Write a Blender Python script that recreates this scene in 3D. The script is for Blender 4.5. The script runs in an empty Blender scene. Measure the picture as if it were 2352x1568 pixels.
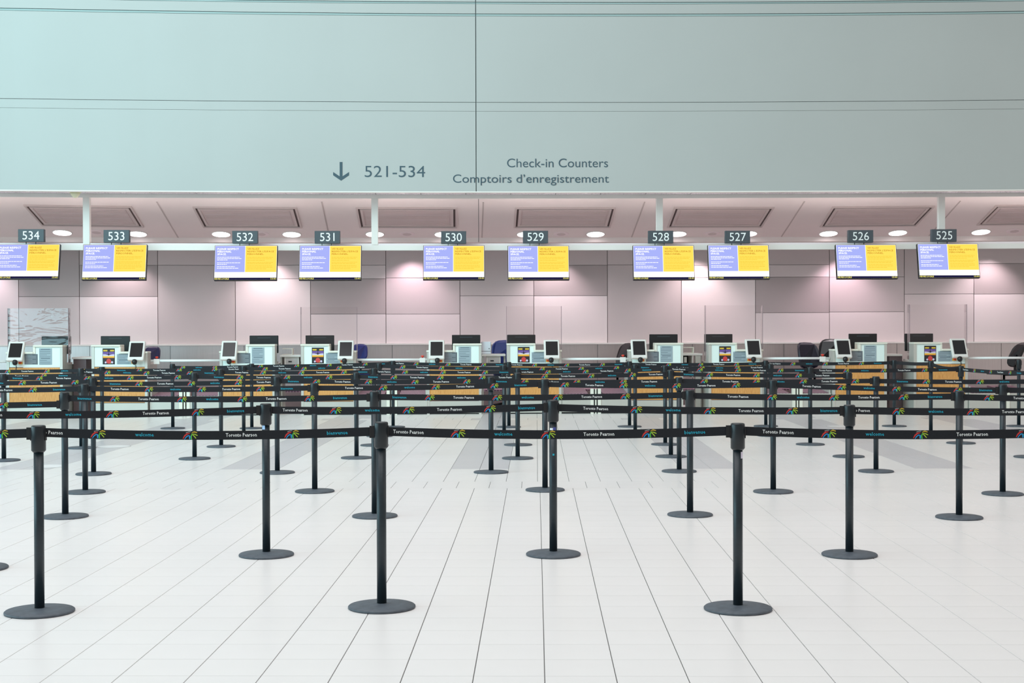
import bpy, math, random
from mathutils import Vector, Matrix
random.seed(7)
C = bpy.context.scene.collection
scn = bpy.context.scene
# ------------------------------------------------------------------ camera
FPX = 3267.0; CAMH = 1.496
TH = math.radians(1.57); DE = math.atan(33/FPX); RO = math.radians(0.17)
_f0 = Vector((math.sin(TH), math.cos(TH), 0)); _r0 = Vector((math.cos(TH), -math.sin(TH), 0)); _u0 = Vector((0, 0, 1))
CF = _f0*math.cos(DE) - _u0*math.sin(DE); _u1 = _u0*math.cos(DE) + _f0*math.sin(DE)
CR = _r0*math.cos(RO) - _u1*math.sin(RO); CU = _u1*math.cos(RO) + _r0*math.sin(RO)
cd = bpy.data.cameras.new('camera'); cam = bpy.data.objects.new('camera', cd); C.objects.link(cam)
cd.sensor_width = 36; cd.sensor_fit = 'HORIZONTAL'; cd.lens = 36*FPX/2352; cd.clip_end = 200
M = Matrix((( CR.x, CU.x, -CF.x, 0), (CR.y, CU.y, -CF.y, 0), (CR.z, CU.z, -CF.z, CAMH), (0, 0, 0, 1)))
cam.matrix_world = M
scn.camera = cam
# ------------------------------------------------------------------ light and exposure
scn.view_settings.view_transform = 'Standard'; scn.view_settings.look = 'None'
scn.view_settings.gamma = 1.0; scn.view_settings.use_curve_mapping = False
scn.view_settings.exposure = 0.0
w = bpy.data.worlds.new('hall_light'); scn.world = w; w.use_nodes = True
w.node_tree.nodes['Background'].inputs[0].default_value = (1.0, 0.985, 0.97, 1)
w.node_tree.nodes['Background'].inputs[1].default_value = 0.44
def area(name, loc, target, sx, sy, power, col):
    l = bpy.data.lights.new(name, 'AREA'); l.shape = 'RECTANGLE'; l.size = sx; l.size_y = sy; l.energy = power; l.color = col
    o = bpy.data.objects.new(name, l); C.objects.link(o); o.location = loc
    o.rotation_euler = (Vector(target)-Vector(loc)).to_track_quat('-Z', 'Y').to_euler(); return o
area('window_light', (-14, 12, 9), (-2, 24, 6.5), 12, 7, 850, (0.50, 0.94, 1.0)).data.spread = math.radians(95)
area('side_window_light', (-12.5, 7, 3), (0, 9, 1.0), 16, 5, 1000, (0.50, 0.88, 1.0))
area('skylight', (-2.5, 9, 12), (-1.5, 12, 0), 15, 12, 1530, (0.975, 0.98, 1.0))
area('warm_fill_light', (13, 8, 7), (7, 18, 0), 8, 5, 200, (1.0, 0.80, 0.72))  # added warm fill from the right, not a fixture of the hall
# ------------------------------------------------------------------ helpers
def ray(px, py): return CF + CR*((px-1176)/FPX) - CU*((py-784)/FPX)
def curv(px): return 1 - 0.014*((px-1176)/1176.0)**2       # the frontage is bent into a shallow arc to imitate lens pincushion distortion
def onY(px, py, Y):
    d = ray(px, py); t = Y/d.y; return Vector((d.x*t, Y, CAMH+d.z*t))
def fr(px, py, Y): return onY(px, py, Y*curv(px))
def floor_at(px, py):
    d = ray(px, py); t = -CAMH/d.z; return Vector((d.x*t, d.y*t, 0))
SL0, SL1 = (25.0, 3.746), (27.35, 3.215)
def slope_at(px, py):
    c = curv(px); p0 = Vector((0, SL0[0]*c, SL0[1])); n = Vector((0, -(SL1[1]-SL0[1]), (SL1[0]-SL0[0])*c))
    d = ray(px, py); o = Vector((0, 0, CAMH)); t = (p0-o).dot(n)/d.dot(n); return o+d*t
def lin(c):
    r = []
    for v in c:
        v /= 255.0; r.append(v/12.92 if v <= .04045 else ((v+.055)/1.055)**2.4)
    return (r[0], r[1], r[2], 1)
MATS = {}
def mat(name, col, rough=.5, metal=0, var=0.0, scale=8, bump=0, spec=.5, aniso=None):
    if name in MATS: return MATS[name]
    m = bpy.data.materials.new(name); m.use_nodes = True; nt = m.node_tree; b = nt.nodes['Principled BSDF']
    c = lin(col); b.inputs['Base Color'].default_value = c; b.inputs['Roughness'].default_value = rough
    b.inputs['Metallic'].default_value = metal; b.inputs['Specular IOR Level'].default_value = spec
    if var or bump:
        tc = nt.nodes.new('ShaderNodeTexCoord'); mp = nt.nodes.new('ShaderNodeMapping'); n = nt.nodes.new('ShaderNodeTexNoise')
        n.inputs['Scale'].default_value = scale; n.inputs['Detail'].default_value = 4
        if aniso: mp.inputs['Scale'].default_value = aniso
        nt.links.new(tc.outputs['Object'], mp.inputs[0]); nt.links.new(mp.outputs[0], n.inputs['Vector'])
        if var:
            r = nt.nodes.new('ShaderNodeValToRGB')
            r.color_ramp.elements[0].position = .3; r.color_ramp.elements[1].position = .7
            r.color_ramp.elements[0].color = tuple(max(0, v*(1-var)) for v in c[:3])+(1,)
            r.color_ramp.elements[1].color = tuple(min(1, v*(1+var)) for v in c[:3])+(1,)
            nt.links.new(n.outputs['Fac'], r.inputs[0]); nt.links.new(r.outputs[0], b.inputs['Base Color'])
        if bump:
            bp = nt.nodes.new('ShaderNodeBump'); bp.inputs['Strength'].default_value = bump; bp.inputs['Distance'].default_value = .01
            nt.links.new(n.outputs['Fac'], bp.inputs['Height']); nt.links.new(bp.outputs[0], b.inputs['Normal'])
    MATS[name] = m; return m
def emit(name, col, s=1.0):
    if name in MATS: return MATS[name]
    m = bpy.data.materials.new(name); m.use_nodes = True; nt = m.node_tree; nt.nodes.remove(nt.nodes['Principled BSDF'])
    e = nt.nodes.new('ShaderNodeEmission'); e.inputs[0].default_value = lin(col); e.inputs[1].default_value = s
    nt.links.new(e.outputs[0], nt.nodes['Material Output'].inputs[0]); MATS[name] = m; return m
def glass(name, tint, refl=.12, wav=0, alpha=.06):
    if name in MATS: return MATS[name]
    m = bpy.data.materials.new(name); m.use_nodes = True; nt = m.node_tree; nt.nodes.remove(nt.nodes['Principled BSDF'])
    tr = nt.nodes.new('ShaderNodeBsdfTransparent'); tr.inputs[0].default_value = lin(tint)
    gl = nt.nodes.new('ShaderNodeBsdfGlossy'); gl.inputs['Roughness'].default_value = .02
    fz = nt.nodes.new('ShaderNodeFresnel'); fz.inputs[0].default_value = 1.49
    mx = nt.nodes.new('ShaderNodeMixShader'); nt.links.new(tr.outputs[0], mx.inputs[1]); nt.links.new(gl.outputs[0], mx.inputs[2])
    hf = nt.nodes.new('ShaderNodeMath'); hf.operation = 'MULTIPLY'; hf.inputs[1].default_value = .55; nt.links.new(fz.outputs[0], hf.inputs[0]); nt.links.new(hf.outputs[0], mx.inputs[0])
    if wav:
        tc = nt.nodes.new('ShaderNodeTexCoord'); mp = nt.nodes.new('ShaderNodeMapping'); mp.inputs['Scale'].default_value = (.6, 1, 1.6)
        n = nt.nodes.new('ShaderNodeTexNoise'); n.inputs['Scale'].default_value = 2.6; n.inputs['Distortion'].default_value = 2.0
        bp = nt.nodes.new('ShaderNodeBump'); bp.inputs['Strength'].default_value = wav; bp.inputs['Distance'].default_value = .05
        nt.links.new(tc.outputs['Object'], mp.inputs[0]); nt.links.new(mp.outputs[0], n.inputs['Vector'])
        nt.links.new(n.outputs['Fac'], bp.inputs['Height']); nt.links.new(bp.outputs[0], gl.inputs['Normal'])
        mx2 = nt.nodes.new('ShaderNodeMath'); mx2.operation = 'MAXIMUM'; mx2.inputs[1].default_value = refl
        nt.links.new(fz.outputs[0], mx2.inputs[0]); nt.links.new(mx2.outputs[0], mx.inputs[0])
    nt.links.new(mx.outputs[0], nt.nodes['Material Output'].inputs[0]); MATS[name] = m; return m

class MB:
    def __init__(s): s.v = []; s.f = []; s.m = []; s.ms = []; s.sm = []
    def mi(s, m):
        if m not in s.ms: s.ms.append(m)
        return s.ms.index(m)
    def face(s, pts, m, smooth=False):
        i = len(s.v); s.v += [tuple(p) for p in pts]; s.f.append(tuple(range(i, i+len(pts)))); s.m.append(s.mi(m)); s.sm.append(smooth)
    def hexa(s, p, m):    # p: 8 points, 0-3 bottom ccw, 4-7 top
        i = len(s.v); s.v += [tuple(q) for q in p]; k = s.mi(m)
        for q in ((3, 2, 1, 0), (4, 5, 6, 7), (0, 1, 5, 4), (1, 2, 6, 5), (2, 3, 7, 6), (3, 0, 4, 7)):
            s.f.append(tuple(i+a for a in q)); s.m.append(k); s.sm.append(False)
    def box(s, x0, x1, y0, y1, z0, z1, m, bev=0):
        if bev <= 0:
            s.hexa([(x0, y0, z0), (x1, y0, z0), (x1, y1, z0), (x0, y1, z0), (x0, y0, z1), (x1, y0, z1), (x1, y1, z1), (x0, y1, z1)], m); return
        b = bev; prof = [(0, z0, b), (0, z0+b, 0), (0, z1-b, 0), (0, z1, b)]
        rings = []
        for _, z, e in prof:
            c = b
            rings.append([(x0+e+ (c if e == 0 else 0), y0+e, z), (x1-e-(c if e == 0 else 0), y0+e, z), (x1-e, y0+e+(c if e == 0 else 0), z), (x1-e, y1-e-(c if e == 0 else 0), z),
                          (x1-e-(c if e == 0 else 0), y1-e, z), (x0+e+(c if e == 0 else 0), y1-e, z), (x0+e, y1-e-(c if e == 0 else 0), z), (x0+e, y0+e+(c if e == 0 else 0), z)])
        s.loft(rings, m, True)
    def loft(s, rings, m, caps=True, smooth=False):
        i = len(s.v); n = len(rings[0]); k = s.mi(m)
        for r in rings: s.v += [tuple(p) for p in r]
        for a in range(len(rings)-1):
            for b in range(n):
                c = (b+1) % n
                s.f.append((i+a*n+b, i+a*n+c, i+(a+1)*n+c, i+(a+1)*n+b)); s.m.append(k); s.sm.append(smooth)
        if caps:
            s.f.append(tuple(i+b for b in reversed(range(n)))); s.m.append(k); s.sm.append(False)
            j = i+(len(rings)-1)*n; s.f.append(tuple(j+b for b in range(n))); s.m.append(k); s.sm.append(False)
    def lathe(s, prof, m, cx=0, cy=0, n=24, smooth=True):
        s.loft([[(cx+r*math.cos(2*math.pi*k/n), cy+r*math.sin(2*math.pi*k/n), z) for k in range(n)] for r, z in prof], m, True, smooth)
    def tube(s, pts, r, m, n=8):
        pts = [Vector(p) for p in pts]; rings = []
        for i, p in enumerate(pts):
            d = (pts[min(i+1, len(pts)-1)]-pts[max(i-1, 0)]).normalized()
            a = Vector((0, 0, 1)) if abs(d.z) < .9 else Vector((0, 1, 0)); x = d.cross(a).normalized(); y = x.cross(d)
            rr = r[i] if isinstance(r, (list, tuple)) else r
            rings.append([p+x*math.cos(2*math.pi*k/n)*rr+y*math.sin(2*math.pi*k/n)*rr for k in range(n)])
        s.loft(rings, m, True, True)
    def add(s, vf, m, fn):
        v, f = vf; i = len(s.v); s.v += [tuple(fn(p)) for p in v]; k = s.mi(m)
        for q in f: s.f.append(tuple(i+a for a in q)); s.m.append(k); s.sm.append(False)
    def build(s, name, parent=None, loc=None):
        me = bpy.data.meshes.new(name); me.from_pydata(s.v, [], s.f)
        for m in s.ms: me.materials.append(m)
        me.polygons.foreach_set('material_index', s.m); me.polygons.foreach_set('use_smooth', s.sm)
        me.update(); o = bpy.data.objects.new(name, me); C.objects.link(o)
        if parent: o.parent = parent
        if loc: o.location = loc
        return o
def empty(name, loc, label=None, cat=None, group=None, rz=0):
    o = bpy.data.objects.new(name, None); C.objects.link(o); o.location = loc; o.rotation_euler = (0, 0, rz); o.empty_display_size = .1
    tag(o, label, cat, group); return o
def tag(o, label=None, cat=None, group=None, kind=None):
    if label: o['label'] = label
    if cat: o['category'] = cat
    if group: o['group'] = group
    if kind: o['kind'] = kind
    return o
KIDS = {}
def copy_tree(o, parent=None):
    c = o.copy(); C.objects.link(c)
    if parent: c.parent = parent
    for ch in [q for q in ALLK(o)]: copy_tree(ch, c)
    return c
def ALLK(o): return [q for q in bpy.data.objects if q.parent == o]
# text meshes
TC = {}; RAW = {}
def text(s, res=2, bold=0.0):
    k = (s, res, bold)
    if k in TC: return TC[k]
    cu = bpy.data.curves.new('t', 'FONT'); cu.body = s; cu.resolution_u = res; cu.offset = bold
    o = bpy.data.objects.new('t', cu); C.objects.link(o)
    dg = bpy.context.evaluated_depsgraph_get(); me = bpy.data.meshes.new_from_object(o.evaluated_get(dg))
    v = [(p.co.x, p.co.y) for p in me.vertices]; f = [tuple(p.vertices) for p in me.polygons]
    bpy.data.objects.remove(o); bpy.data.curves.remove(cu); bpy.data.meshes.remove(me)
    x0 = min(p[0] for p in v); x1 = max(p[0] for p in v)
    RAW[k] = x1-x0
    TC[k] = ([((p[0]-x0)/(x1-x0), p[1]/.682) for p in v], f); return TC[k]   # x 0..1, y in cap heights
def stroke(pts, wd):
    L = [Vector(p) for p in pts]; v = []; f = []
    for i, p in enumerate(L):
        d = (L[min(i+1, len(L)-1)]-L[max(i-1, 0)]).normalized(); n = Vector((-d.y, d.x)); ww = wd[i] if isinstance(wd, (list, tuple)) else wd
        v += [tuple(p-n*ww/2), tuple(p+n*ww/2)]
    for i in range(len(L)-1): f.append((2*i, 2*i+2, 2*i+3, 2*i+1))
    return v, f
# ------------------------------------------------------------------ materials
m_black = mat('powder coated black metal', (22, 36, 43), .40, .0, .12, 60, .05)
m_base = mat('scuffed cast base', (76, 84, 92), .55, 0, .18, 30, .1)
m_head = mat('black plastic', (15, 24, 29), .36)
m_belt = mat('black woven belt', (13, 17, 24), .8, 0, .15, 200, .1)
m_white = mat('print white', (235, 238, 236), .6)
m_cyan = mat('print cyan', (20, 165, 190), .6)
m_red = mat('print red', (200, 50, 48), .6)
m_lime = mat('print lime', (170, 200, 50), .6)
m_green = mat('print green', (80, 180, 70), .6)
m_gold = mat('print gold', (190, 160, 40), .6)
m_blue = mat('print blue', (40, 150, 210), .6)
m_tile = mat('white porcelain tile', (228, 226, 224), .32, 0, .012, 3)
m_tileg = mat('grey speckled tile', (200, 198, 200), .35, 0, .06, 80)
m_grout = mat('dark grout', (92, 92, 92), .9, 0, .1, 20)
m_mint = mat('pale mint wall panel', (168, 170, 167), .45, 0, .02, .6)
m_joint = mat('shadow gap backing', (95, 110, 112), .9)
m_ink = mat('slate vinyl lettering', (52, 76, 86), .5)
m_ceil = mat('warm white plaster', (238, 224, 220), .7, 0, .01, 2)
m_paint = mat('pale painted steel', (222, 216, 210), .45)
m_steel = mat('brushed stainless steel', (206, 196, 194), .34, .9, .06, 3, .02, aniso=(60, 1, 1))
m_steel2 = mat('satin kick plate steel', (196, 194, 186), .42, .35, .03, 3)
m_lam = mat('pale mint laminate', (222, 236, 230), .4, 0, .01, 2)
m_cream = mat('cream edge trim', (226, 224, 210), .45)
m_slate = mat('slate sign face', (66, 74, 80), .5)
m_dark = mat('matt black plastic', (16, 17, 19), .45)
m_scr = mat('dark glass display', (30, 28, 30), .15)
m_grey = mat('light grey plastic', (224, 220, 214), .5)
m_wood = bpy.data.materials.new('amber wood veneer'); m_wood.use_nodes = True
_nt = m_wood.node_tree; _b = _nt.nodes['Principled BSDF']; _b.inputs['Roughness'].default_value = .5
_tc = _nt.nodes.new('ShaderNodeTexCoord'); _mp = _nt.nodes.new('ShaderNodeMapping'); _mp.inputs['Scale'].default_value = (30, 30, 4)
_n = _nt.nodes.new('ShaderNodeTexNoise'); _n.inputs['Scale'].default_value = 3; _n.inputs['Detail'].default_value = 8
_r = _nt.nodes.new('ShaderNodeValToRGB'); _r.color_ramp.elements[0].position = .3; _r.color_ramp.elements[1].position = .7
_r.color_ramp.elements[0].color = lin((196, 132, 66)); _r.color_ramp.elements[1].color = lin((222, 166, 98))
for a, b_ in ((_tc.outputs['Object'], _mp.inputs[0]), (_mp.outputs[0], _n.inputs['Vector']), (_n.outputs['Fac'], _r.inputs[0]), (_r.outputs[0], _b.inputs['Base Color'])): _nt.links.new(a, b_)
# rubber conveyor belt with wavy weave
m_rub = bpy.data.materials.new('patterned conveyor rubber'); m_rub.use_nodes = True
_nt = m_rub.node_tree; _b = _nt.nodes['Principled BSDF']; _b.inputs['Roughness'].default_value = .5
_tc = _nt.nodes.new('ShaderNodeTexCoord'); _w = _nt.nodes.new('ShaderNodeTexBrick')
_w.inputs['Color1'].default_value = lin((104, 70, 86)); _w.inputs['Color2'].default_value = lin((92, 60, 76)); _w.inputs['Mortar'].default_value = lin((190, 150, 165))
_w.inputs['Scale'].default_value = 9; _w.inputs['Mortar Size'].default_value = .03
for a, b_ in ((_tc.outputs['Object'], _w.inputs['Vector']), (_w.outputs['Color'], _b.inputs['Base Color'])): _nt.links.new(a, b_)

# ------------------------------------------------------------------ floor
TD = math.radians(2.54); ts = Vector((math.cos(TD), -math.sin(TD), 0)); tt = Vector((math.sin(TD), math.cos(TD), 0))
def tp(a, b, z=0): p = ts*a+tt*b; return Vector((p.x, p.y, z))
fl = MB(); fl.hexa([tp(-13, 1, -.12), tp(13.5, 1, -.12), tp(13.5, 30, -.12), tp(-13, 30, -.12), tp(-13, 1, -.0035), tp(13.5, 1, -.0035), tp(13.5, 30, -.0035), tp(-13, 30, -.0035)], m_grout)
floor = tag(fl.build('floor'), 'white tiled concourse floor with dark longitudinal joints', None, None, 'structure')
TS = .305
rows = []
b = 8.523-TS*18
while b < 13.05:
    e = b+TS
    if e > 13.05: e = 13.21
    rows.append((b, e, .033)); b = e
rows.append((13.21, 13.77, .166))
b = 13.77
while b < 22.7: rows.append((b, b+TS, .011)); b += TS
rows.append((b, b+.42, .166)); b += .42
while b < 29: rows.append((b, b+TS, .011)); b += TS
near = []; stuff = MB()
tile_mesh = MB(); hx, hy = TS/2-.0016, TS/2-.0007
def tile_box(mb, a0, a1, b0, b1, m):
    z1 = 0; bv = .0012
    p = [tp(a0, b0, -.003), tp(a1, b0, -.003), tp(a1, b1, -.003), tp(a0, b1, -.003), tp(a0+bv, b0+bv*.5, z1), tp(a1-bv, b0+bv*.5, z1), tp(a1-bv, b1-bv*.5, z1), tp(a0+bv, b1-bv*.5, z1)]
    i = len(mb.v); mb.v += [tuple(q) for q in p]; k = mb.mi(m)
    for q in ((4, 5, 6, 7), (0, 1, 5, 4), (1, 2, 6, 5), (2, 3, 7, 6), (3, 0, 4, 7)):
        mb.f.append(tuple(i+x for x in q)); mb.m.append(k); mb.sm.append(False)
for (b0, b1, off) in rows:
    k0 = int((-12.8-off)/TS); k1 = int((13.2-off)/TS)
    for k in range(k0, k1):
        a0 = off+k*TS; a1 = a0+TS; bm = (b0+b1)/2; am = (a0+a1)/2
        if abs(am+.0) > bm*.46+1.6: continue
        vis = (bm > 5.8 and abs(am-(-bm*.017)) < bm*.36+.15)
        if b0 < 3: continue
        g = False
        if b0 > 14.9:
            ph = (am+.904) % (8*TS)
            g = ph < 2*TS
        if vis: near.append((bm, a0, a1, b0, b1, g))
        else: tile_box(stuff, a0+.0016, a1-.0016, b0+.0007, b1-.0007, m_tileg if g else m_tile)
near.sort()
ref = None
for i, (bm, a0, a1, b0, b1, g) in enumerate(near):
    full = abs((b1-b0)-TS) < 1e-6
    if i < 300 and full and not g:
        if ref is None:
            t = MB(); i0 = 0; bv = .0012
            t.v = [(-hx, -hy, -.003), (hx, -hy, -.003), (hx, hy, -.003), (-hx, hy, -.003), (-hx+bv, -hy+bv/2, 0), (hx-bv, -hy+bv/2, 0), (hx-bv, hy-bv/2, 0), (-hx+bv, hy-bv/2, 0)]
            for q in ((4, 5, 6, 7), (0, 1, 5, 4), (1, 2, 6, 5), (2, 3, 7, 6), (3, 0, 4, 7)): t.f.append(q); t.m.append(t.mi(m_tile)); t.sm.append(False)
            ref = t.build('floor_tile', floor); o = ref
        else:
            o = ref.copy(); C.objects.link(o)
        o.location = tp((a0+a1)/2, (b0+b1)/2); o.rotation_euler = (0, 0, -TD)
    else: tile_box(stuff, a0+.0016, a1-.0016, b0+.0007, b1-.0007, m_tileg if g else m_tile)
tag(stuff.build('floor_tiles', floor), kind='stuff')

# ------------------------------------------------------------------ bulkhead (upper wall)
YB = 23.9
PXA, PXB = -420, 2760
def strip(mb, px0, px1, z0, z1, Y, dep, m, n=None):
    n = n or max(1, int(abs(px1-px0)/150))
    for k in range(n):
        a = px0+(px1-px0)*k/n; c = px0+(px1-px0)*(k+1)/n
        A = fr(a, 600, Y); B = fr(c, 600, Y)
        mb.hexa([(A.x, A.y, z0), (B.x, B.y, z0), (B.x, B.y+dep, z0), (A.x, A.y+dep, z0), (A.x, A.y, z1), (B.x, B.y, z1), (B.x, B.y+dep, z1), (A.x, A.y+dep, z1)], m)
def hz(px, py, Y): return fr(px, py, Y).z
bk = MB(); strip(bk, PXA, PXB, 3.79, 8.2, YB+.03, .12, m_joint, 20)
bulk = tag(bk.build('wall_front'), 'pale mint panelled bulkhead above the check-in counters', None, None, 'structure')
hs = [hz(1176, 439.5, YB), hz(1176, 255.5, YB), hz(1176, 235, YB), hz(1176, 37, YB), hz(1176, 32, YB), hz(1176, 9, YB), hz(1176, 5, YB), 8.2]
gaps = [0, .002, .004, .004, .004, .004, .004, 0]
for i in range(len(hs)-1):
    for (a, b2) in ((PXA, 1093.3), (1095.2, PXB)):
        mb = MB()
        off = .012 if i in (3, 5) else 0
        strip(mb, a, b2, hs[i]+gaps[i], hs[i+1]-gaps[i+1], YB+off, .03, m_mint if i not in (3, 5) else mat('grey reveal strip', (150, 170, 168), .5))
        mb.build('wall_panel', bulk)
tr = MB(); strip(tr, PXA, PXB, hs[0]-.018, hs[0], YB-.005, .15, m_paint, 20)
tag(tr.build('trim_1'), 'thin pale edge trim along the bottom of the bulkhead', None, None, 'structure')
# perforated soffit
m_perf = bpy.data.materials.new('perforated soffit metal'); m_perf.use_nodes = True
_nt = m_perf.node_tree; _b = _nt.nodes['Principled BSDF']; _b.inputs['Metallic'].default_value = .6; _b.inputs['Roughness'].default_value = .4
_tc = _nt.nodes.new('ShaderNodeTexCoord'); _v = _nt.nodes.new('ShaderNodeTexVoronoi'); _v.inputs['Scale'].default_value = 28; _r = _nt.nodes.new('ShaderNodeValToRGB')
_r.color_ramp.elements[0].position = .25; _r.color_ramp.elements[1].position = .35; _r.color_ramp.elements[0].color = lin((130, 122, 128)); _r.color_ramp.elements[1].color = lin((225, 215, 222))
for a, b_ in ((_tc.outputs['Object'], _v.inputs['Vector']), (_v.outputs['Distance'], _r.inputs[0]), (_r.outputs[0], _b.inputs['Base Color'])): _nt.links.new(a, b_)
so = MB(); strip(so, PXA, PXB, 3.80, 3.86, YB+.14, 1.0, m_joint, 20)
sof = tag(so.build('ceiling_soffit'), 'perforated metal soffit strip behind the bulkhead edge', None, None, 'structure')
px = -400
while px < 2740:
    mb = MB(); strip(mb, px+1, px+104, 3.785, 3.80, YB+.16, .62, m_perf, 1); mb.build('soffit_panel', sof); px += 105
e_lamp = emit('lamp white', (255, 250, 250), 1.6)
for k, px in enumerate((63, 283, 502, 714, 925, 1136, 1346, 1551, 1761, 1971, 2183)):
    p = fr(px, 444, YB+.38); o = empty('soffit_light', (p.x, p.y, 3.785), 'small recessed soffit light, %s from the left along the perforated strip' % ['first', 'second', 'third', 'fourth', 'fifth', 'sixth', 'seventh', 'eighth', 'ninth', 'tenth', 'eleventh'][k], 'ceiling light', 'small lights in the perforated soffit')
    mb = MB(); mb.lathe([(.055, -.003), (.065, 0)], m_paint, n=16); mb.build('rim', o)
    mb = MB(); mb.lathe([(.048, -.005), (.048, -.002)], e_lamp, n=16); mb.build('lens', o)
# top beam
mb = MB(); strip(mb, PXA, PXB, hz(1176, 455.5, 24.6), 3.80, 24.6, .10, m_paint, 20)
tag(mb.build('trim_2'), 'white head beam under the soffit', None, None, 'structure')

# ------------------------------------------------------------------ sloped ceiling
mb = MB(); n = 20
def slope_pt(px, t, up=0):
    c = curv(px); A = fr(px, 500, SL0[0]+(SL1[0]-SL0[0])*t); return Vector((A.x, A.y, SL0[1]+(SL1[1]-SL0[1])*t+up))
for k in range(n):
    a = PXA+(PXB-PXA)*k/n; c = PXA+(PXB-PXA)*(k+1)/n
    mb.hexa([slope_pt(a, -.14), slope_pt(c, -.14), slope_pt(c, 1), slope_pt(a, 1), slope_pt(a, -.14, .1), slope_pt(c, -.14, .1), slope_pt(c, 1, .1), slope_pt(a, 1, .1)], m_ceil)
ceil = tag(mb.build('ceiling'), 'sloping pinkish white ceiling over the counters', None, None, 'structure')
mb = MB(); strip(mb, PXA, PXB, SL1[1]-.09, SL1[1]+.1, 27.35, .04, m_ceil, 20); strip(mb, PXA, PXB, SL1[1]-.09, SL1[1]+.1, 27.39, .9, m_ceil, 20)
mb.build('ceiling_step', ceil)
# seams in the ceiling
m_seam = mat('ceiling joint', (196, 180, 176), .8)
for (x0, y0, x1, y1) in ((360, 463, 409, 545), (739, 463, 757, 545), (1110, 464, 1107, 545), (1481, 463, 1451, 544), (1848, 462, 1795, 543), (2206, 461, 2134, 541)):
    P = slope_at(x0, y0); Q = slope_at(x1, y1); mb = MB()
    mb.hexa([P+Vector((-.012, 0, -.006)), P+Vector((.012, 0, -.006)), Q+Vector((.012, 0, -.006)), Q+Vector((-.012, 0, -.006)), P+Vector((-.012, 0, .01)), P+Vector((.012, 0, .01)), Q+Vector((.012, 0, .01)), Q+Vector((-.012, 0, .01))], m_seam)
    mb.build('ceiling_joint', ceil)
# vents
m_vf = mat('vent frame', (212, 194, 190), .6); m_vd = mat('vent shadow slot', (96, 80, 78), .9); m_vp = mat('vent louvre', (212, 192, 189), .6); m_vl = mat('vent slat edge', (216, 198, 196), .6)
ORD = ['first', 'second', 'third', 'fourth', 'fifth', 'sixth', 'seventh', 'eighth', 'ninth', 'tenth', 'eleventh', 'twelfth', 'thirteenth', 'fourteenth']
VENTS = [((53.5, 469.6), (302, 473), (331, 520.5), (96, 517)), ((442, 474), (681, 475.5), (694, 522), (467, 521)), ((817, 475.5), (1050, 476), (1050, 522), (826, 521.5)),
         ((1183.5, 476), (1415, 475.5), (1402, 521), (1180, 521.5)), ((1549, 475), (1779, 475), (1750, 520.5), (1532, 521)), ((1912, 474), (2148, 472), (2104, 517.5), (1883, 520)), ((2288, 470.5), (2520, 468), (2466, 513), (2243, 516))]
sn = Vector((0, -(SL1[1]-SL0[1]), SL1[0]-SL0[0])).normalized()
for k, q in enumerate(VENTS):
    P = [slope_at(*a) for a in q]; cen = (P[0]+P[1]+P[2]+P[3])/4
    o = empty('ceiling_vent', cen, 'rectangular ceiling vent with dark slotted border, %s from the left' % ORD[k], 'vent', 'vents in the sloping ceiling')
    def uv(u, v, h): return P[0]*(1-u)*(1-v)+P[1]*u*(1-v)+P[2]*u*v+P[3]*(1-u)*v - cen - sn*h
    def ring(mb, a, b2, h0, h1, m):
        ou = [(a, a*2.2), (1-a, a*2.2), (1-a, 1-a*2.2), (a, 1-a*2.2)]; inn = [(b2, b2*2.2), (1-b2, b2*2.2), (1-b2, 1-b2*2.2), (b2, 1-b2*2.2)]
        for j in range(4):
            l = (j+1) % 4; pp = [ou[j], ou[l], inn[l], inn[j]]
            mb.hexa([uv(x, y, h0) for x, y in pp]+[uv(x, y, h1) for x, y in pp], m)
    mb = MB(); ring(mb, 0, .018, -.01, .022, m_vf); ring(mb, .038, .062, -.01, .018, m_vf); mb.build('frame', o)
    mb = MB(); ring(mb, .018, .038, -.012, .003, m_vd); mb.build('slot', o)
    mb = MB(); mb.hexa([uv(x, y, -.01) for x, y in ((.062, .136), (.938, .136), (.938, .864), (.062, .864))]+[uv(x, y, .004) for x, y in ((.062, .136), (.938, .136), (.938, .864), (.062, .864))], m_vp); mb.build('louvre_panel', o)
    for j in range(15):
        v0 = .16+j*.046; mb = MB(); pp = ((.08, v0), (.92, v0), (.92, v0+.036), (.08, v0+.036))
        mb.hexa([uv(x, y, .004) for x, y in pp]+[uv(x, y, .012) for x, y in pp], m_vl if j in (4, 9) else m_vp); mb.build('slat', o)
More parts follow.
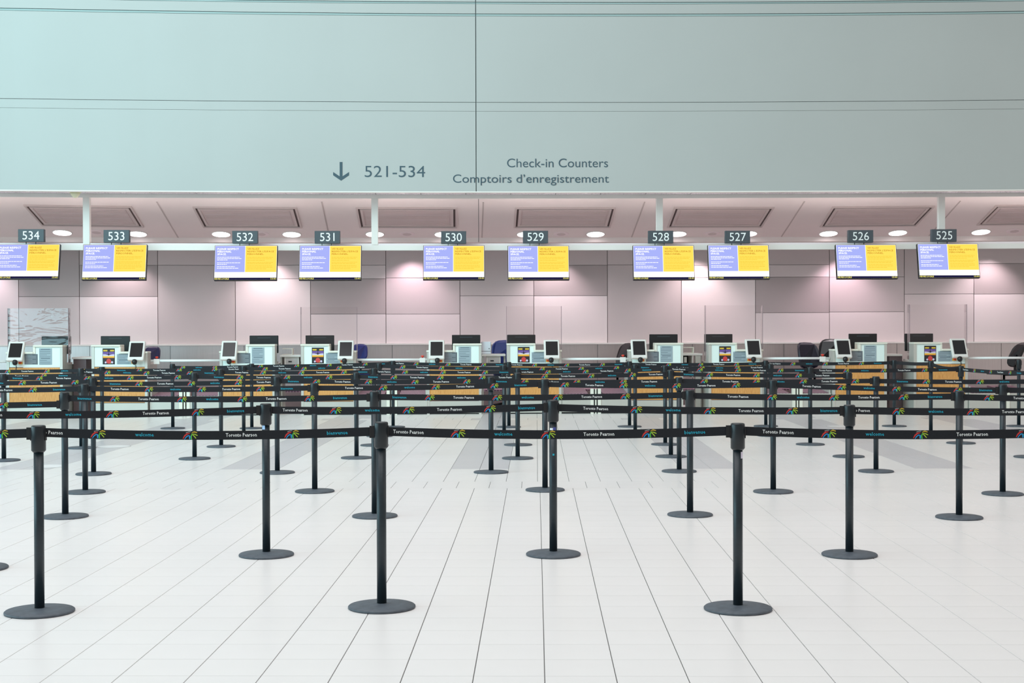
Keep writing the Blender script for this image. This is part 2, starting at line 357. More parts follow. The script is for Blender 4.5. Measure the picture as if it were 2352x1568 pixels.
# downlights in slope
e_dl = emit('downlight glow', (255, 246, 250), 5.0)
for k, (px, py) in enumerate(((143, 533.5), (316, 536.5), (508, 537), (670, 537.5), (861, 537), (1019, 537.5), (1208, 537.5), (1368, 537), (1556, 536.5), (1718, 536), (1903, 535.5), (2062, 534), (2253, 532))):
    p = slope_at(px, py); o = empty('downlight', p, 'round recessed downlight glowing white, %s from the left under the vents' % ORD[k], 'ceiling light', 'round downlights in the sloping ceiling')
    def disc(mb, r0, h0, r1, h1, m):
        ux = Vector((1, 0, 0)); uy = Vector((0, sn.z, -sn.y))
        mb.loft([[ux*r0*math.cos(a)+uy*r0*math.sin(a)-sn*h0 for a in [2*math.pi*j/28 for j in range(28)]], [ux*r1*math.cos(a)+uy*r1*math.sin(a)-sn*h1 for a in [2*math.pi*j/28 for j in range(28)]]], m)
    mb = MB(); disc(mb, .185, .0, .178, .012, m_paint); mb.build('rim', o)
    mb = MB(); disc(mb, .168, .004, .165, .016, e_dl); mb.build('lens', o)
    l = bpy.data.lights.new('downlight_lamp', 'SPOT'); l.spot_size = math.radians(125); l.spot_blend = .6; l.shadow_soft_size = .14; l.energy = 42; l.color = (1, .88, .91)
    lo = bpy.data.objects.new('downlight_lamp', l); C.objects.link(lo); lo.location = p+Vector((0, 0, -.06))
for k, (px, py) in enumerate(((222, 533), (600, 537), (935, 537), (1289, 537), (1636, 536), (2330, 530))):
    p = slope_at(px, py); o = empty('ceiling_speaker', p, 'flat round ceiling speaker ring, %s from the left between the downlights' % ORD[k], 'speaker', 'round speakers in the ceiling')
    mb = MB(); disc(mb, .15, .0, .145, .01, mat('speaker rim', (240, 222, 222), .6)); mb.build('rim', o)
    mb = MB(); disc(mb, .085, .006, .08, .014, mat('speaker grille', (214, 196, 194), .7)); mb.build('grille', o)

# ------------------------------------------------------------------ back wall
YW = 28.2
mb = MB(); strip(mb, PXA, PXB, 0, 3.4, YW+.03, .15, mat('wall joint backing', (140, 128, 130), .9), 24)
wb = tag(mb.build('wall_back'), 'panelled pinkish grey wall behind the check-in counters', None, None, 'structure')
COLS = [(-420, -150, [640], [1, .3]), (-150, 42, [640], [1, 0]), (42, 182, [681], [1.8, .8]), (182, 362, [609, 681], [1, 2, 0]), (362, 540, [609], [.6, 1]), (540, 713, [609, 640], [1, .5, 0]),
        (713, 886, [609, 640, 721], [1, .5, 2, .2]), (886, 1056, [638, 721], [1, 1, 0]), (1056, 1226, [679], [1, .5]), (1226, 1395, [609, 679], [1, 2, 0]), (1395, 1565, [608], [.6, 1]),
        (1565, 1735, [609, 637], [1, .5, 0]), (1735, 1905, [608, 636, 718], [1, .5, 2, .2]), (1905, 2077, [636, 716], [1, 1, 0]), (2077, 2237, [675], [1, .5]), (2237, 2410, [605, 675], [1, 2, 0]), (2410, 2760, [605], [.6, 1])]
for (a, b2, js, sh) in COLS:
    zs = [3.3]+[hz((a+b2)/2, y, YW) for y in js]+[.3]
    for i, s_ in enumerate(sh):
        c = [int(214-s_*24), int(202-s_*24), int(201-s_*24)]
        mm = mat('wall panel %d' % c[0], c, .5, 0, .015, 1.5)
        mb = MB(); A = fr(a+.7, 600, YW); B = fr(b2-.7, 600, YW); z1 = zs[i]-.004; z0 = zs[i+1]+.004
        mb.hexa([(A.x, A.y, z0), (B.x, B.y, z0), (B.x, B.y+.03, z0), (A.x, A.y+.03, z0), (A.x, A.y, z1), (B.x, B.y, z1), (B.x, B.y+.03, z1), (A.x, A.y+.03, z1)], mm)
        mb.build('wall_panel', wb)
# wall washers
for k, px in enumerate((-60, 278, 610, 945, 1275, 1605, 1945, 2285, 2600)):
    p = fr(px, 560, YW-.48); o = empty('wall_washer', (p.x, p.y, 3.125), 'wall washer spotlight hidden behind the display rail, %s from the left' % ORD[k], 'spotlight', 'wall washer spotlights')
    mb = MB(); mb.lathe([(.05, -.06), (.055, 0)], m_paint, n=14); mb.build('housing', o)
    mb = MB(); mb.lathe([(.04, -.063), (.04, -.055)], e_lamp, n=14); mb.build('lens', o)
    l = bpy.data.lights.new('wall_washer_lamp', 'SPOT'); l.energy = 88; l.spot_size = math.radians(104); l.spot_blend = .75; l.shadow_soft_size = .05
    l.color = [(1, .76, .87), (1, .84, .90), (1, .82, .86)][k % 3]
    lo = bpy.data.objects.new('wall_washer_lamp', l); C.objects.link(lo); lo.location = (p.x, p.y, 3.04); lo.rotation_euler = (math.radians(14), 0, 0)
# stainless backsplash
edges = [-420, -200, 20, 205, 390, 560, 900, 1100, 1372, 1590, 1800, 2060, 2300, 2500, 2760]
mb = MB(); strip(mb, PXA, PXB, .25, hz(1176, 790.5, YW-.1), YW-.1, .09, m_joint, 24)
bs = empty('steel_backsplash', (0, YW-.1, .25), 'brushed stainless steel backsplash along the foot of the rear wall', 'backsplash')
mb.v = [(x, y-(YW-.1), z-.25) for x, y, z in mb.v]; mb.build('backing', bs)
for a, b2 in zip(edges, edges[1:]):
    mb = MB(); strip(mb, a+.5, b2-.5, .25, hz(1176, 790.5, YW-.1)-.006, YW-.115, .014, m_steel, 1)
    mb.v = [(x, y-(YW-.1), z-.25) for x, y, z in mb.v]; mb.build('steel_panel', bs)
mb = MB(); strip(mb, PXA, PXB, hz(1176, 790.5, YW-.1)-.003, hz(1176, 787.5, YW-.1), YW-.14, .14, m_paint, 24)
mb.v = [(x, y-(YW-.1), z-.25) for x, y, z in mb.v]; mb.build('top_cap', bs)
# collecting conveyor along the back
mb = MB(); strip(mb, PXA, PXB, 0, .27, 27.1, .80, mat('dark conveyor frame', (120, 100, 100), .5, .4), 24)
rc = tag(mb.build('rear_conveyor'), 'long low collector conveyor running along the rear wall', 'conveyor')
mb = MB(); strip(mb, PXA, PXB, .27, .30, 27.2, .62, m_rub, 24); mb.build('conveyor_belt', rc)

# ------------------------------------------------------------------ display rail with hangers
YR = 24.6
g = empty('display_rail', (0, YR, 2.8), 'long pale steel rail with hanger posts carrying the screens', 'rail')
def loc_y(mb, y, z): mb.v = [(a, b2-y, c-z) for a, b2, c in mb.v]
mb = MB(); strip(mb, PXA, PXB, hz(1176, 574.5, YR), hz(1176, 563, YR), YR, .12, m_paint, 24); strip(mb, PXA, PXB, hz(1176, 563, YR), hz(1176, 558.5, YR), YR+.02, .10, mat('rail top', (226, 214, 214), .5), 24); loc_y(mb, YR, 2.8); mb.build('rail', g)
for px in (-480+7, 197.5, 860.5, 1515.5, 2164, 2700):
    A = fr(px, 500, YR); mb = MB(); mb.box(A.x-.057, A.x+.057, A.y+.01, A.y+.11, hz(1176, 562, YR), hz(1176, 452, YR), m_paint, .004); loc_y(mb, YR, 2.8); mb.build('hanger_post', g)
# added uplights behind the rail, put in to brighten the ceiling
for k, px in enumerate((-100, 240, 580, 920, 1260, 1600, 1940, 2280, 2500)):
    p = fr(px, 560, YR+.3); o = empty('added_uplight', (p.x, p.y, 2.86), 'slim added fill lamp lying behind the display rail, %s from the left' % ORD[k], 'lamp', 'added fill lamps behind the display rail')
    mb = MB(); mb.box(-1.1, 1.1, -.03, .03, 0, .03, m_paint, .003); mb.build('housing', o)
    mb = MB(); mb.box(-1.08, 1.08, -.02, .02, .03, .034, e_lamp); mb.build('diffuser', o)
    mb = MB(); mb.box(-.02, .02, -.19, -.03, .0, .02, m_paint); mb.build('bracket', o)
    l = bpy.data.lights.new('added_uplight_lamp', 'AREA'); l.shape = 'RECTANGLE'; l.size = 2.1; l.size_y = .05; l.energy = 8; l.color = (1, .91, .90)
    lo = bpy.data.objects.new('added_uplight_lamp', l); C.objects.link(lo); lo.location = (p.x, p.y, 2.90); lo.rotation_euler = (math.radians(180+28), 0, 0)
# ------------------------------------------------------------------ screens
eb = emit('screen blue', (172, 182, 252), 1.0); ey = emit('screen yellow', (255, 222, 92), 1.08); ew = emit('screen white', (255, 255, 255), 1.15)
en = emit('screen navy', (32, 30, 66), 1); eo = emit('screen orange', (198, 128, 30), 1); eyl = emit('screen pale yellow', (250, 240, 120), 1); eyd = emit('screen ochre', (240, 192, 48), 1)
W, H = 1.07, .615
pic = MB()
def P2(u, v, d=0): return (-W/2+u*W, -.022-d, -v*H)
def rect(u0, u1, v0, v1, m, d): pic.face([P2(u0, v1, d), P2(u1, v1, d), P2(u1, v0, d), P2(u0, v0, d)], m)
def put(s, u0, u1, v0, v1, m, bold=0, d=.002):
    t = text(s, 1, bold); pic.add(t, m, lambda p: P2(u0+(u1-u0)*p[0], v1-(v1-v0)*p[1], d))
rect(.008, .992, .012, .985, ew, 0); rect(.012, .486, .02, .765, eb, .001); rect(.493, .988, .02, .765, ey, .001); rect(.008, .992, .925, .985, en, .001)
put('PLEASE RESPECT', .045, .385, .08, .13, ew, .03); put('PERSONAL', .045, .27, .155, .205, ew, .03); put('SPACE.', .045, .19, .23, .28, ew, .03)
put('VEUILLEZ', .522, .71, .08, .125, eo, .01); put("RESPECTER L'ESPACE", .522, .945, .155, .20, eo, .01); put('PERSONNEL.', .522, .79, .23, .275, eo, .01)
def words(u0, u1, v, m, hgt=.016):
    u = u0
    while u < u1-.01:
        l = min(random.uniform(.02, .06), u1-u); rect(u, u+l, v-hgt/2, v+hgt/2, m, .002); u += l+.006
for u1, v in ((.40, .34), (.44, .38), (.21, .42), (.42, .50), (.20, .545), (.33, .61), (.385, .655)): words(.045, u1, v, ew)
for u1, v in ((.93, .345), (.91, .385), (.80, .43), (.93, .49), (.90, .53), (.92, .585), (.94, .63), (.84, .675)): words(.522, u1, v, eyd, .010)
put('HEURE LOCALE', .01, .24, .935, .978, eyl, .02); put('13:41', .90, .985, .935, .978, eyl, .02)
hb = MB(); hb.box(-W/2, W/2, -.02, .05, -H, 0, m_dark, .004)

SCR = [('534', -7, 141, 561), ('533', 191, 340, 562), ('532', 493.5, 638.5, 564), ('531', 688, 831, 564), ('530', 972, 1113, 564), ('529', 1166, 1306.5, 564.5), ('528', 1452.5, 1593.5, 564), ('527', 1624.5, 1765, 563), ('526', 1917, 2058.5, 562), ('525', 2104, 2246.5, 560)]
SGN = {'534': (72, 527.5, 555.5), '533': (268, 527.5, 557), '532': (563, 529, 559), '531': (752, 529.5, 559), '530': (1042, 530, 559.5), '529': (1230, 529, 558.5), '528': (1517.5, 529, 558.5), '527': (1694, 529.5, 558.5), '526': (1976.5, 527.5, 557), '525': (2168, 525, 555)}
first = None
for nm, a, b2, y in SCR:
    p = fr((a+b2)/2, y, 24.3)
    if first is None:
        o = empty('display_screen', p, None, 'screen', 'flat screens hanging above the counters'); hb.build('housing', o); pic.build('screen_picture', o); first = o
        mb = MB(); mb.box(-.12, -.09, .051, .33, -.16, -.13, m_dark); mb.build('mount_arm', o); mb = MB(); mb.box(.09, .12, .051, .33, -.16, -.13, m_dark); mb.build('mount_arm', o)
    else: o = copy_tree(first); o.location = p
    o['label'] = 'blue and yellow flat screen hanging below sign %s, %s screen from the left' % (nm, ORD[534-int(nm)])
    A = fr(a, y, 24.3); B = fr(b2, y, 24.3); s = (B.x-A.x)/W; o.scale = (s, s, s)
    o.rotation_euler = (math.radians(-11.5), 0, 0)
sg = None
for nm, (px, y0, y1) in SGN.items():
    p = fr(px, y1, 24.35); top = fr(px, y0, 24.35); h = .213
    o = empty('counter_number_sign', (p.x, p.y, p.z), 'dark slate sign box with the white number %s, %s sign from the left' % (nm, ORD[534-int(nm)]), 'sign', 'number signs above the screens')
    if sg is None:
        mb = MB(); mb.box(-.215, .215, -.02, .07, 0, h, m_slate, .004); f = mb.build('sign_box', o)
        mb = MB(); mb.box(-.10, -.09, .02, .04, -.06, 0, m_slate); b_1 = mb.build('bracket', o)
        mb = MB(); mb.box(.06, .07, .02, .04, -.06, 0, m_slate); b_2 = mb.build('bracket', o); sg = (f, b_1, b_2)
    else:
        for q in sg: c = q.copy(); C.objects.link(c); c.parent = o
    mb = MB(); t = text(nm, 4); wdt = .197*RAW[(nm, 4, 0.0)]
    mb.add(t, m_white, lambda q: (-wdt/2+q[0]*wdt, -.0225, .040+q[1]*.138)); mb.build('digits', o)
# ------------------------------------------------------------------ wall lettering
def letter(s, x0, x1, ytop, ybase, Y, name, parent, cen, bold=0.0, m=m_ink, res=6):
    A = fr(x0, ybase, Y); B = fr(x1, ybase, Y); T = fr((x0+x1)/2, ytop, Y); bz = fr((x0+x1)/2, ybase, Y).z
    fn = lambda q: Vector((A.x+(B.x-A.x)*q[0], A.y+(B.y-A.y)*q[0]-.004, bz+(T.z-bz)*q[1]))-cen
    v, f = text(s, res, bold); ws = s.split(' '); cut = 2
    if len(ws) > 1:      # split at the widest gap between the two words
        sp = sorted(set(round(p[0], 4) for p in v)); gx = max(range(len(sp)-1), key=lambda i: sp[i+1]-sp[i]); cut = (sp[gx]+sp[gx+1])/2
    for side in ([0, 1] if cut < 2 else [0]):
        fs = [q for q in f if (v[q[0]][0] > cut) == bool(side)]; mb = MB(); mb.add((v, fs), m, fn)
        used = sorted({i for q in mb.f for i in q}); mp = {a: b for b, a in enumerate(used)}; mb.v = [mb.v[i] for i in used]; mb.f = [tuple(mp[i] for i in q) for q in mb.f]
        mb.build(name, parent)
c0 = fr(907, 394, YB); o = empty('counter_range_lettering', c0, 'slate lettering 521-534 beside the arrow on the mint wall', 'sign')
letter('521-534', 837.8, 976.5, 381, 406.5, YB, 'number_lettering', o, c0, -.004)
c0 = fr(1280, 394, YB); o = empty('check_in_lettering', c0, 'two line Check-in Counters and Comptoirs lettering on the mint wall', 'sign')
letter('Check-in Counters', 1164.7, 1396.5, 364.3, 384, YB, 'english_lettering', o, c0, -.002)
letter('Comptoirs d\u2019enregistrement', 1040.5, 1398.6, 400.8, 419.4, YB, 'french_lettering', o, c0, -.002)
mb = MB()
for pts in ([(780.2, 372), (786.6, 372), (786.6, 408), (780.2, 408)], [(765.3, 395), (783.4, 407), (783.4, 414.8), (765.3, 402.5)], [(801.7, 395), (801.7, 402.5), (783.4, 414.8), (783.4, 407)]):
    q = [fr(x, y, YB)+Vector((0, -.004, 0)) for x, y in pts]; mb.face(q, m_ink)
tag(mb.build('arrow_marking'), 'slate downward arrow on the mint wall left of 521-534', 'sign')
# dome camera under bulkhead
p = fr(173, 441, YB+.3); o = empty('dome_camera', (p.x, p.y, 3.785), 'cream domed camera under the bulkhead near the left end', 'camera')
m_cr = mat('cream plastic', (226, 222, 190), .4)
mb = MB(); mb.lathe([(.10, -.025), (.105, 0)], m_cr, n=20); mb.build('mount_ring', o)
mb = MB(); mb.lathe([(.01, -.115), (.04, -.10), (.07, -.065), (.085, -.025)], m_cr, n=20); mb.build('dome', o)
# thin cable
A = fr(1099, 457, 24.75); B = fr(1099.5, 556, 24.75); mb = MB(); mb.tube([A, (A+B)/2, B], .004, m_dark, 6); tag(mb.build('hanging_cable'), 'thin dark cable hanging between head beam and rail', 'cable')

# ------------------------------------------------------------------ check-in counters
YC = 24.5
def paper(mb, x0, x1, z0, z1, y, m): mb.box(x0, x1, y-.004, y, z0, z1, m)
m_sheet = mat('grey notice sheet', (150, 165, 172), .6); m_sheet2 = mat('dark notice sheet', (96, 104, 110), .6); m_tx = mat('notice print', (92, 106, 116), .7); m_tx2 = mat('notice pale print', (160, 166, 170), .7)
m_pt = [mat('poster black', (34, 30, 34), .5), mat('poster purple', (110, 80, 150), .5), mat('poster lilac', (205, 190, 215), .5), mat('poster yellow', (240, 200, 60), .5), mat('poster orange', (225, 140, 50), .5), mat('poster red', (200, 60, 60), .5)]
def notice(parent, s, x0, x1, z0, z1, dark, y):
    xa, xb = (x0, x1) if s > 0 else (-x1, -x0); mb = MB(); paper(mb, xa, xb, z0, z1, y, m_sheet2 if dark else m_sheet)
    n = 9 if not dark else 7; hh = z1-z0
    for i in range(n):
        z = z1-hh*(i+.7)/n; l = (xb-xa)*(.9 if i % 3 else .6)
        if not dark and i in (0, 5): mb.face([(xa+.03, y-.0045, z), (xb-.03, y-.0045, z), (xb-.03, y-.0045, z+.012), (xa+.03, y-.0045, z+.012)], m_tx)
        else: mb.face([(xa+.012, y-.0045, z), (xa+.012+l*.92, y-.0045, z), (xa+.012+l*.92, y-.0045, z+.006), (xa+.012, y-.0045, z+.006)], m_tx2 if dark else m_tx)
    mb.build('notice', parent)
def poster(parent, x0, x1, z0, z1, y):
    mb = MB(); paper(mb, x0, x1, z0, z1, y, m_pt[0]); w_ = x1-x0; h_ = z1-z0; d = y-.0045
    def q(u0, u1, v0, v1, m, dd=0): mb.face([(x0+u0*w_, d-dd, z0+v0*h_), (x0+u1*w_, d-dd, z0+v0*h_), (x0+u1*w_, d-dd, z0+v1*h_), (x0+u0*w_, d-dd, z0+v1*h_)], m)
    q(.03, .97, .63, .78, m_pt[1]); q(.03, .97, .52, .63, m_pt[2]); q(.03, .97, .46, .52, m_pt[3]); q(.03, .97, .40, .46, m_pt[4])
    for u0, u1 in ((.06, .40), (.62, .95)):
        for v in (.82, .87): q(u0, u1, v, v+.035, m_pt[3], .0005)
    for v, f in ((stroke([(.15, .66), (.5, .60), (.85, .66)], [.01, .05, .01])), (stroke([(.5, .80), (.5, .56)], [.02, .09]))):
        mb.add((v, f), m_pt[0], lambda p: (x0+p[0]*w_, d-.001, z0+p[1]*h_))
    import math as mt
    for (cx, cy, r, m) in ((.5, .2, .2, m_pt[5]), (.5, .25, .09, m_pt[2]), (.25, .12, .08, m_pt[2]), (.78, .13, .09, m_pt[2]), (.42, .12, .07, m_pt[4]), (.62, .1, .06, m_pt[3])):
        mb.face([(x0+(cx+r*mt.cos(a))*w_, d-.001-r*.002, z0+(cy+r*.8*mt.sin(a))*h_) for a in [6.283*j/10 for j in range(10)]], m)
    mb.build('poster', parent)
def counter(nm, px):
    s = 1 if int(nm) % 2 == 0 else -1      # even: terminal on the left, raised half on the right
    p = fr(px, 949, YC); o = empty('check_in_counter', (p.x, p.y, 0), 'white and wood check-in counter below the %s sign, %s counter from the left' % (nm, ORD[534-int(nm)]), 'counter', 'check-in counters')
    def X(a, b2): return (a, b2) if s > 0 else (-b2, -a)
    w2 = .47; z_r = 1.215; z_l = 1.10
    for sx in (-1, 1):
        zt = z_r if sx == s else z_l; a, b2 = sorted((sx*w2, sx*(w2-.045)))
        mb = MB(); mb.loft([[(x, 0, 0), (x, .75, 0), (x, .75, .88), (x, .26, .88), (x, .26, zt-.03), (x, 0, zt-.03)] for x in (a, b2)], m_steel2)
        mb.build('side_panel', o)
    mb = MB(); a, b2 = X(0, w2-.045); mb.box(a, b2, .012, .05, .845, z_r-.03, m_lam); a, b2 = X(-w2+.045, 0); mb.box(a, b2, .012, .05, .845, z_l-.03, m_lam); mb.build('upper_front', o)
    mb = MB(); mb.box(-w2+.045, w2-.045, .012, .05, .235, .835, m_wood); mb.build('wood_front', o)
    mb = MB(); mb.box(-w2+.045, w2-.045, .006, .05, .02, .225, m_steel2); mb.build('kick_plate', o)
    mb = MB(); mb.box(-w2+.01, w2-.01, .03, .7, 0, .018, m_dark); mb.build('plinth', o)
    mb = MB(); a, b2 = X(-.02, w2+.006); mb.box(a, b2, -.02, .26, z_r-.03, z_r, m_cream, .005); mb.build('raised_top', o)
    mb = MB(); a, b2 = X(-w2-.006, -.02); mb.box(a, b2, -.02, .26, z_l-.03, z_l, m_cream, .005)
    mb.build('lower_top', o)
    mb = MB(); a, b2 = X(-.022, .012); mb.box(a, b2, -.006, .25, z_l-.03, z_r-.03, m_cream); mb.build('step_trim', o)
    mb = MB(); mb.box(-w2+.045, w2-.045, .05, .75, .88, .91, m_grey); mb.build('worktop', o)
    if s > 0:
        notice(o, 1, .075, .29, .885, 1.16, False, .012); notice(o, 1, -.17, .05, .89, 1.065, True, .012)
    else:
        poster(o, -.285, -.08, .885, 1.155, .012); notice(o, 1, -.045, .20, .885, 1.06, True if 0 else False, .012)
    # emergency button
    e = MB(); bx = -.235*s
    e.box(bx-.032, bx+.032, -.012, .012, .895, .96, mat('button yellow', (226, 170, 60), .5)); eb_ = e.build('emergency_button', o)
    e = MB(); e.loft([[(bx+.024*math.cos(t), y, .928+.024*math.sin(t)) for t in [6.283*j/12 for j in range(12)]] for y in (-.012, -.035)], mat('button red', (214, 62, 42), .4)); e.build('button_cap', eb_)
    # touchscreen terminal
    tx = -.30*s; t_ = empty('touchscreen_terminal', (p.x+tx, p.y-.10, .98), 'tilted grey framed touchscreen on counter %s, %s from the left' % (nm, ORD[534-int(nm)]), 'touchscreen', 'touchscreens on the counters')
    ti = math.radians(28); ca, sa = math.cos(ti), math.sin(ti)
    def T(q): x, y, z = q; return (x, y*ca+z*sa, -y*sa+z*ca)
    mb = MB(); mb.box(-.135, .135, -.03, .035, -.035, .325, m_grey, .012); mb.v = [T(q) for q in mb.v]; mb.build('frame', t_)
    mb = MB(); mb.box(-.103, .103, -.034, -.028, .02, .285, m_scr); mb.v = [T(q) for q in mb.v]; mb.build('glass', t_)
    mb = MB(); mb.box(-.05, .05, .04, .111, .02, .12, m_grey); mb.build('bracket', t_)
    mb = MB(); sx = .015*s; mb.lathe([(.012, -.10), (.036, -.085), (.045, -.05), (.034, -.015), (.01, -.005)], m_dark, sx, -.03, 14); mb.build('handset', t_)
    mb = MB(); pts = [(sx+.012*math.cos(k*.9)+.02, -.03+.012*math.sin(k*.9), -.10-.0035*k) for k in range(26)]; mb.tube(pts, .004, m_dark, 5); mb.build('coiled_cord', t_)
    # monitor
    mx = .205*s; mo = empty('monitor', (p.x+mx, p.y+.56, .91), 'black monitor seen from behind on counter %s, %s from the left' % (nm, ORD[534-int(nm)]), 'monitor', 'monitors on the counters')
    mb = MB(); mb.box(-.25, .25, -.015, .02, .145, .452, m_dark, .006); mb.build('housing', mo)
    mb = MB(); mb.box(-.11, .11, -.017, -.0155, .405, .418, mat('monitor vent', (50, 58, 64), .5)); mb.build('vent_grille', mo)
    mb = MB(); mb.box(-.035, .035, 0, .02, .01, .2, m_dark); mb.build('stand', mo)
    mb = MB(); mb.box(-.12, .12, -.08, .1, 0, .012, m_dark, .004); mb.build('foot', mo)
    return o
CPX = [('534', 80), ('533', 275), ('532', 568.5), ('531', 755), ('530', 1043.5), ('529', 1227.5), ('528', 1507), ('527', 1690), ('526', 1975), ('525', 2161)]
CO = {n_: counter(n_, px) for n_, px in CPX}
# acrylic shields
g0 = glass('clear acrylic', (253, 252, 252)); g1 = glass('film covered acrylic', (248, 249, 249), .035, .35); ge = mat('acrylic edge', (150, 132, 136), .3)
for nm, x0, x1, y0 in (('534', 17, 160, 708), ('531', 690, 820, 705), ('529', 1163, 1290, 703), ('527', 1620, 1753, 701), ('525', 2089, 2224, 699)):
    A = fr(x0, y0, YC+.27); B = fr(x1, y0, YC+.27); z0 = .912
    o = empty('acrylic_shield', (A.x, A.y, z0), {'534': 'rippled film covered acrylic guard on the leftmost counter, below sign 534', '531': 'clear acrylic guard on counter 531, second guard from the left', '529': 'clear acrylic guard on counter 529, the middle one of five', '527': 'clear acrylic guard on counter 527, second from the right', '525': 'clear acrylic guard on counter 525, rightmost of five'}[nm], 'screen guard', 'acrylic guards on the counters')
    gm = g1 if nm == '534' else g0; wd = B.x-A.x; ht = A.z-z0
    mb = MB(); mb.box(0, wd, 0, .006, .0, ht, gm); mb.build('front_pane', o)
    for xx in (0, wd-.006):
        mb = MB(); mb.box(xx, xx+.006, .007, .14, 0, ht, gm); mb.build('side_pane', o)
        mb = MB(); mb.box(xx-.001, xx+.007, -.002, .007, 0, ht, ge); mb.build('edge_strip', o)
# ------------------------------------------------------------------ baggage gaps
m_bl = mat('black slot', (14, 13, 15), .6)
for k, (x0, x1) in enumerate(((-120, 12), (342, 505), (818, 982), (1290, 1447), (1753, 1911), (2225, 2390))):
    A = fr(x0, 949, YC); B = fr(x1, 949, YC); wd = B.x-A.x-.012; cx = (A.x+B.x)/2; yy = (A.y+B.y)/2
    nb = [None, 'the 533 and 532 counters', 'the 531 and 530 counters', 'the 529 and 528 counters', 'the 527 and 526 counters', 'the 525 counter and the right edge'][k] or 'the 534 counter and the left edge'
    o = empty('baggage_conveyor', (cx, yy, 0), 'low baggage conveyor, %s from the left, between %s' % (ORD[k], nb.replace(' counters', '')), 'conveyor', 'baggage conveyors between counters')
    h2 = wd/2; fz_ = .335
    for sx in (-1, 1):
        mb = MB(); a, b2 = sorted((sx*h2, sx*.09)); mb.box(a, b2, .01, .05, .03, fz_, m_steel2); mb.build('front_panel', o)
        mb = MB(); a, b2 = sorted((sx*(h2-.03), sx*.13)); 
        mb.hexa([(a, .05, .25), (b2, .05, .25), (b2, 1.2, .30), (a, 1.2, .30), (a, .05, fz_+.01), (b2, .05, fz_+.01), (b2, 1.2, .42), (a, 1.2, .42)], m_rub); mb.build('conveyor_belt', o)
        mb = MB(); a, b2 = sorted((sx*.09, sx*.035)); mb.box(a, b2, .0, .08, .0, .43, m_cream); mb.build('divider_post', o)
        mb = MB(); a, b2 = sorted((sx*h2, sx*(h2-.028))); mb.box(a, b2,   .05, 1.2, .0, .45, m_steel2); mb.build('side_rail', o)
    mb = MB(); mb.box(-.034, .034, .03, .06, .0, .42, m_bl); mb.build('slot', o)
    mb = MB(); mb.box(-.012, .012, .0, .029, .0, .43, m_cream); mb.build('centre_strip', o)
    mb = MB(); mb.box(-h2, h2, .02, .05, 0, .028, m_dark); mb.build('plinth', o)
    # bar
    r_ = empty('crossbar', (cx, yy+.12, .94), 'white tubular bar, %s from the left, between %s' % (ORD[k], nb.replace(' counters', '')), 'rail', 'white bars across the baggage gaps')
    mb = MB(); mb.tube([(-h2-.004, 0, 0), (0, 0, 0), (h2+.004, 0, 0)], .021, m_white, 10); mb.build('bar', r_)
    ex = {0: -9, 1: -h2+.1, 2: h2-.08, 3: h2-.1, 4: h2-.12, 5: h2-.15}[k]
    if ex > -5:
        mb = MB(); mb.box(ex-.05, ex+.05, -.03, .03, -.06, .03, m_grey, .006); bb = mb.build('button_box', r_)
        mb = MB(); mb.lathe([(.012, .03), (.012, .045), (.03, .05), (.026, .068), (.01, .074)], mat('button red', (214, 62, 42), .4), ex, 0, 14); mb.build('red_button', bb)
# ------------------------------------------------------------------ agents' side desks in the narrow gaps
def side_desk(x0, x1, nm1, nm2, kind):
    A = CO[nm1].location+Vector((.482, .52, 0)); B = CO[nm2].location+Vector((-.482, .52, 0)); wd = B.x-A.x; z = 1.02 if kind != 'steel' else 1.0
    what = {'drawer': 'grey desk with a small drawer unit', 'steel': 'dark steel cabinet with shelf', 'open': 'open grey desk cubby with a socket'}[kind]
    o = empty('side_desk', ((A.x+B.x)/2, A.y, 0), what+' between counters %s and %s, %s from the left' % (nm1, nm2, ORD[(534-int(nm1))//2]), 'desk', 'side desks in the narrow gaps')
    h2 = wd/2
    mb = MB(); mb.box(-h2, h2, 0, .6, z-.035, z, m_grey, .004); mb.build('desktop', o)
    if kind == 'drawer':
        mb = MB(); mb.box(-.13, .12, .04, .5, z-.24, z-.037, m_grey); d = mb.build('drawer_unit', o)
        mb = MB(); mb.box(-.105, .095, .03, .04, z-.20, z-.06, mat('drawer face', (190, 186, 184), .5), .003); dr = mb.build('drawer', d)
        mb = MB(); mb.box(-.06, .0, .022, .031, z-.125, z-.105, m_dark); mb.build('handle', o)
        mb = MB(); mb.box(-h2, h2, .05, .5, .55, .57, m_dark); mb.build('shelf', o)
    elif kind == 'open':
        mb = MB(); mb.box(-h2, -h2+.02, .03, .5, .6, z-.036, m_grey); mb.build('side', o); mb = MB(); mb.box(.02, .04, .03, .5, .6, z-.036, m_grey); mb.build('side', o)
        mb = MB(); mb.box(-h2+.02, .02, .48, .5, .6, z-.035, m_bl); mb.build('back', o)
        mb = MB(); mb.box(-.12, -.07, .03, .05, z-.16, z-.06, m_steel2, .004); mb.build('socket', o)
        mb = MB(); mb.box(h2-.13, h2-.035, .0, .1, 0, z-.04, m_steel2); mb.build('steel_post', o)
    else:
        mb = MB(); mb.box(-.02 if nm1 != '534' else -.2, h2 if nm1 != '534' else .02, .02, .5, 0, z-.035, mat('dark cabinet steel', (104, 90, 92), .45, .5)); mb.build('cabinet', o)
    mb = MB(); mb.box(-h2, -h2+.03, .1, .5, 0, z-.04, m_steel2); mb.build('leg', o)
    mb = MB(); mb.box(h2-.03, h2, .1, .5, 0, z-.04, m_steel2); mb.build('leg', o)
    return o
side_desk(150, 205, '534', '533', 'steel'); side_desk(634, 690, '532', '531', 'drawer'); side_desk(1107, 1163, '530', '529', 'drawer')
side_desk(1568, 1626, '528', '527', 'open'); side_desk(2041, 2096, '526', '525', 'steel')
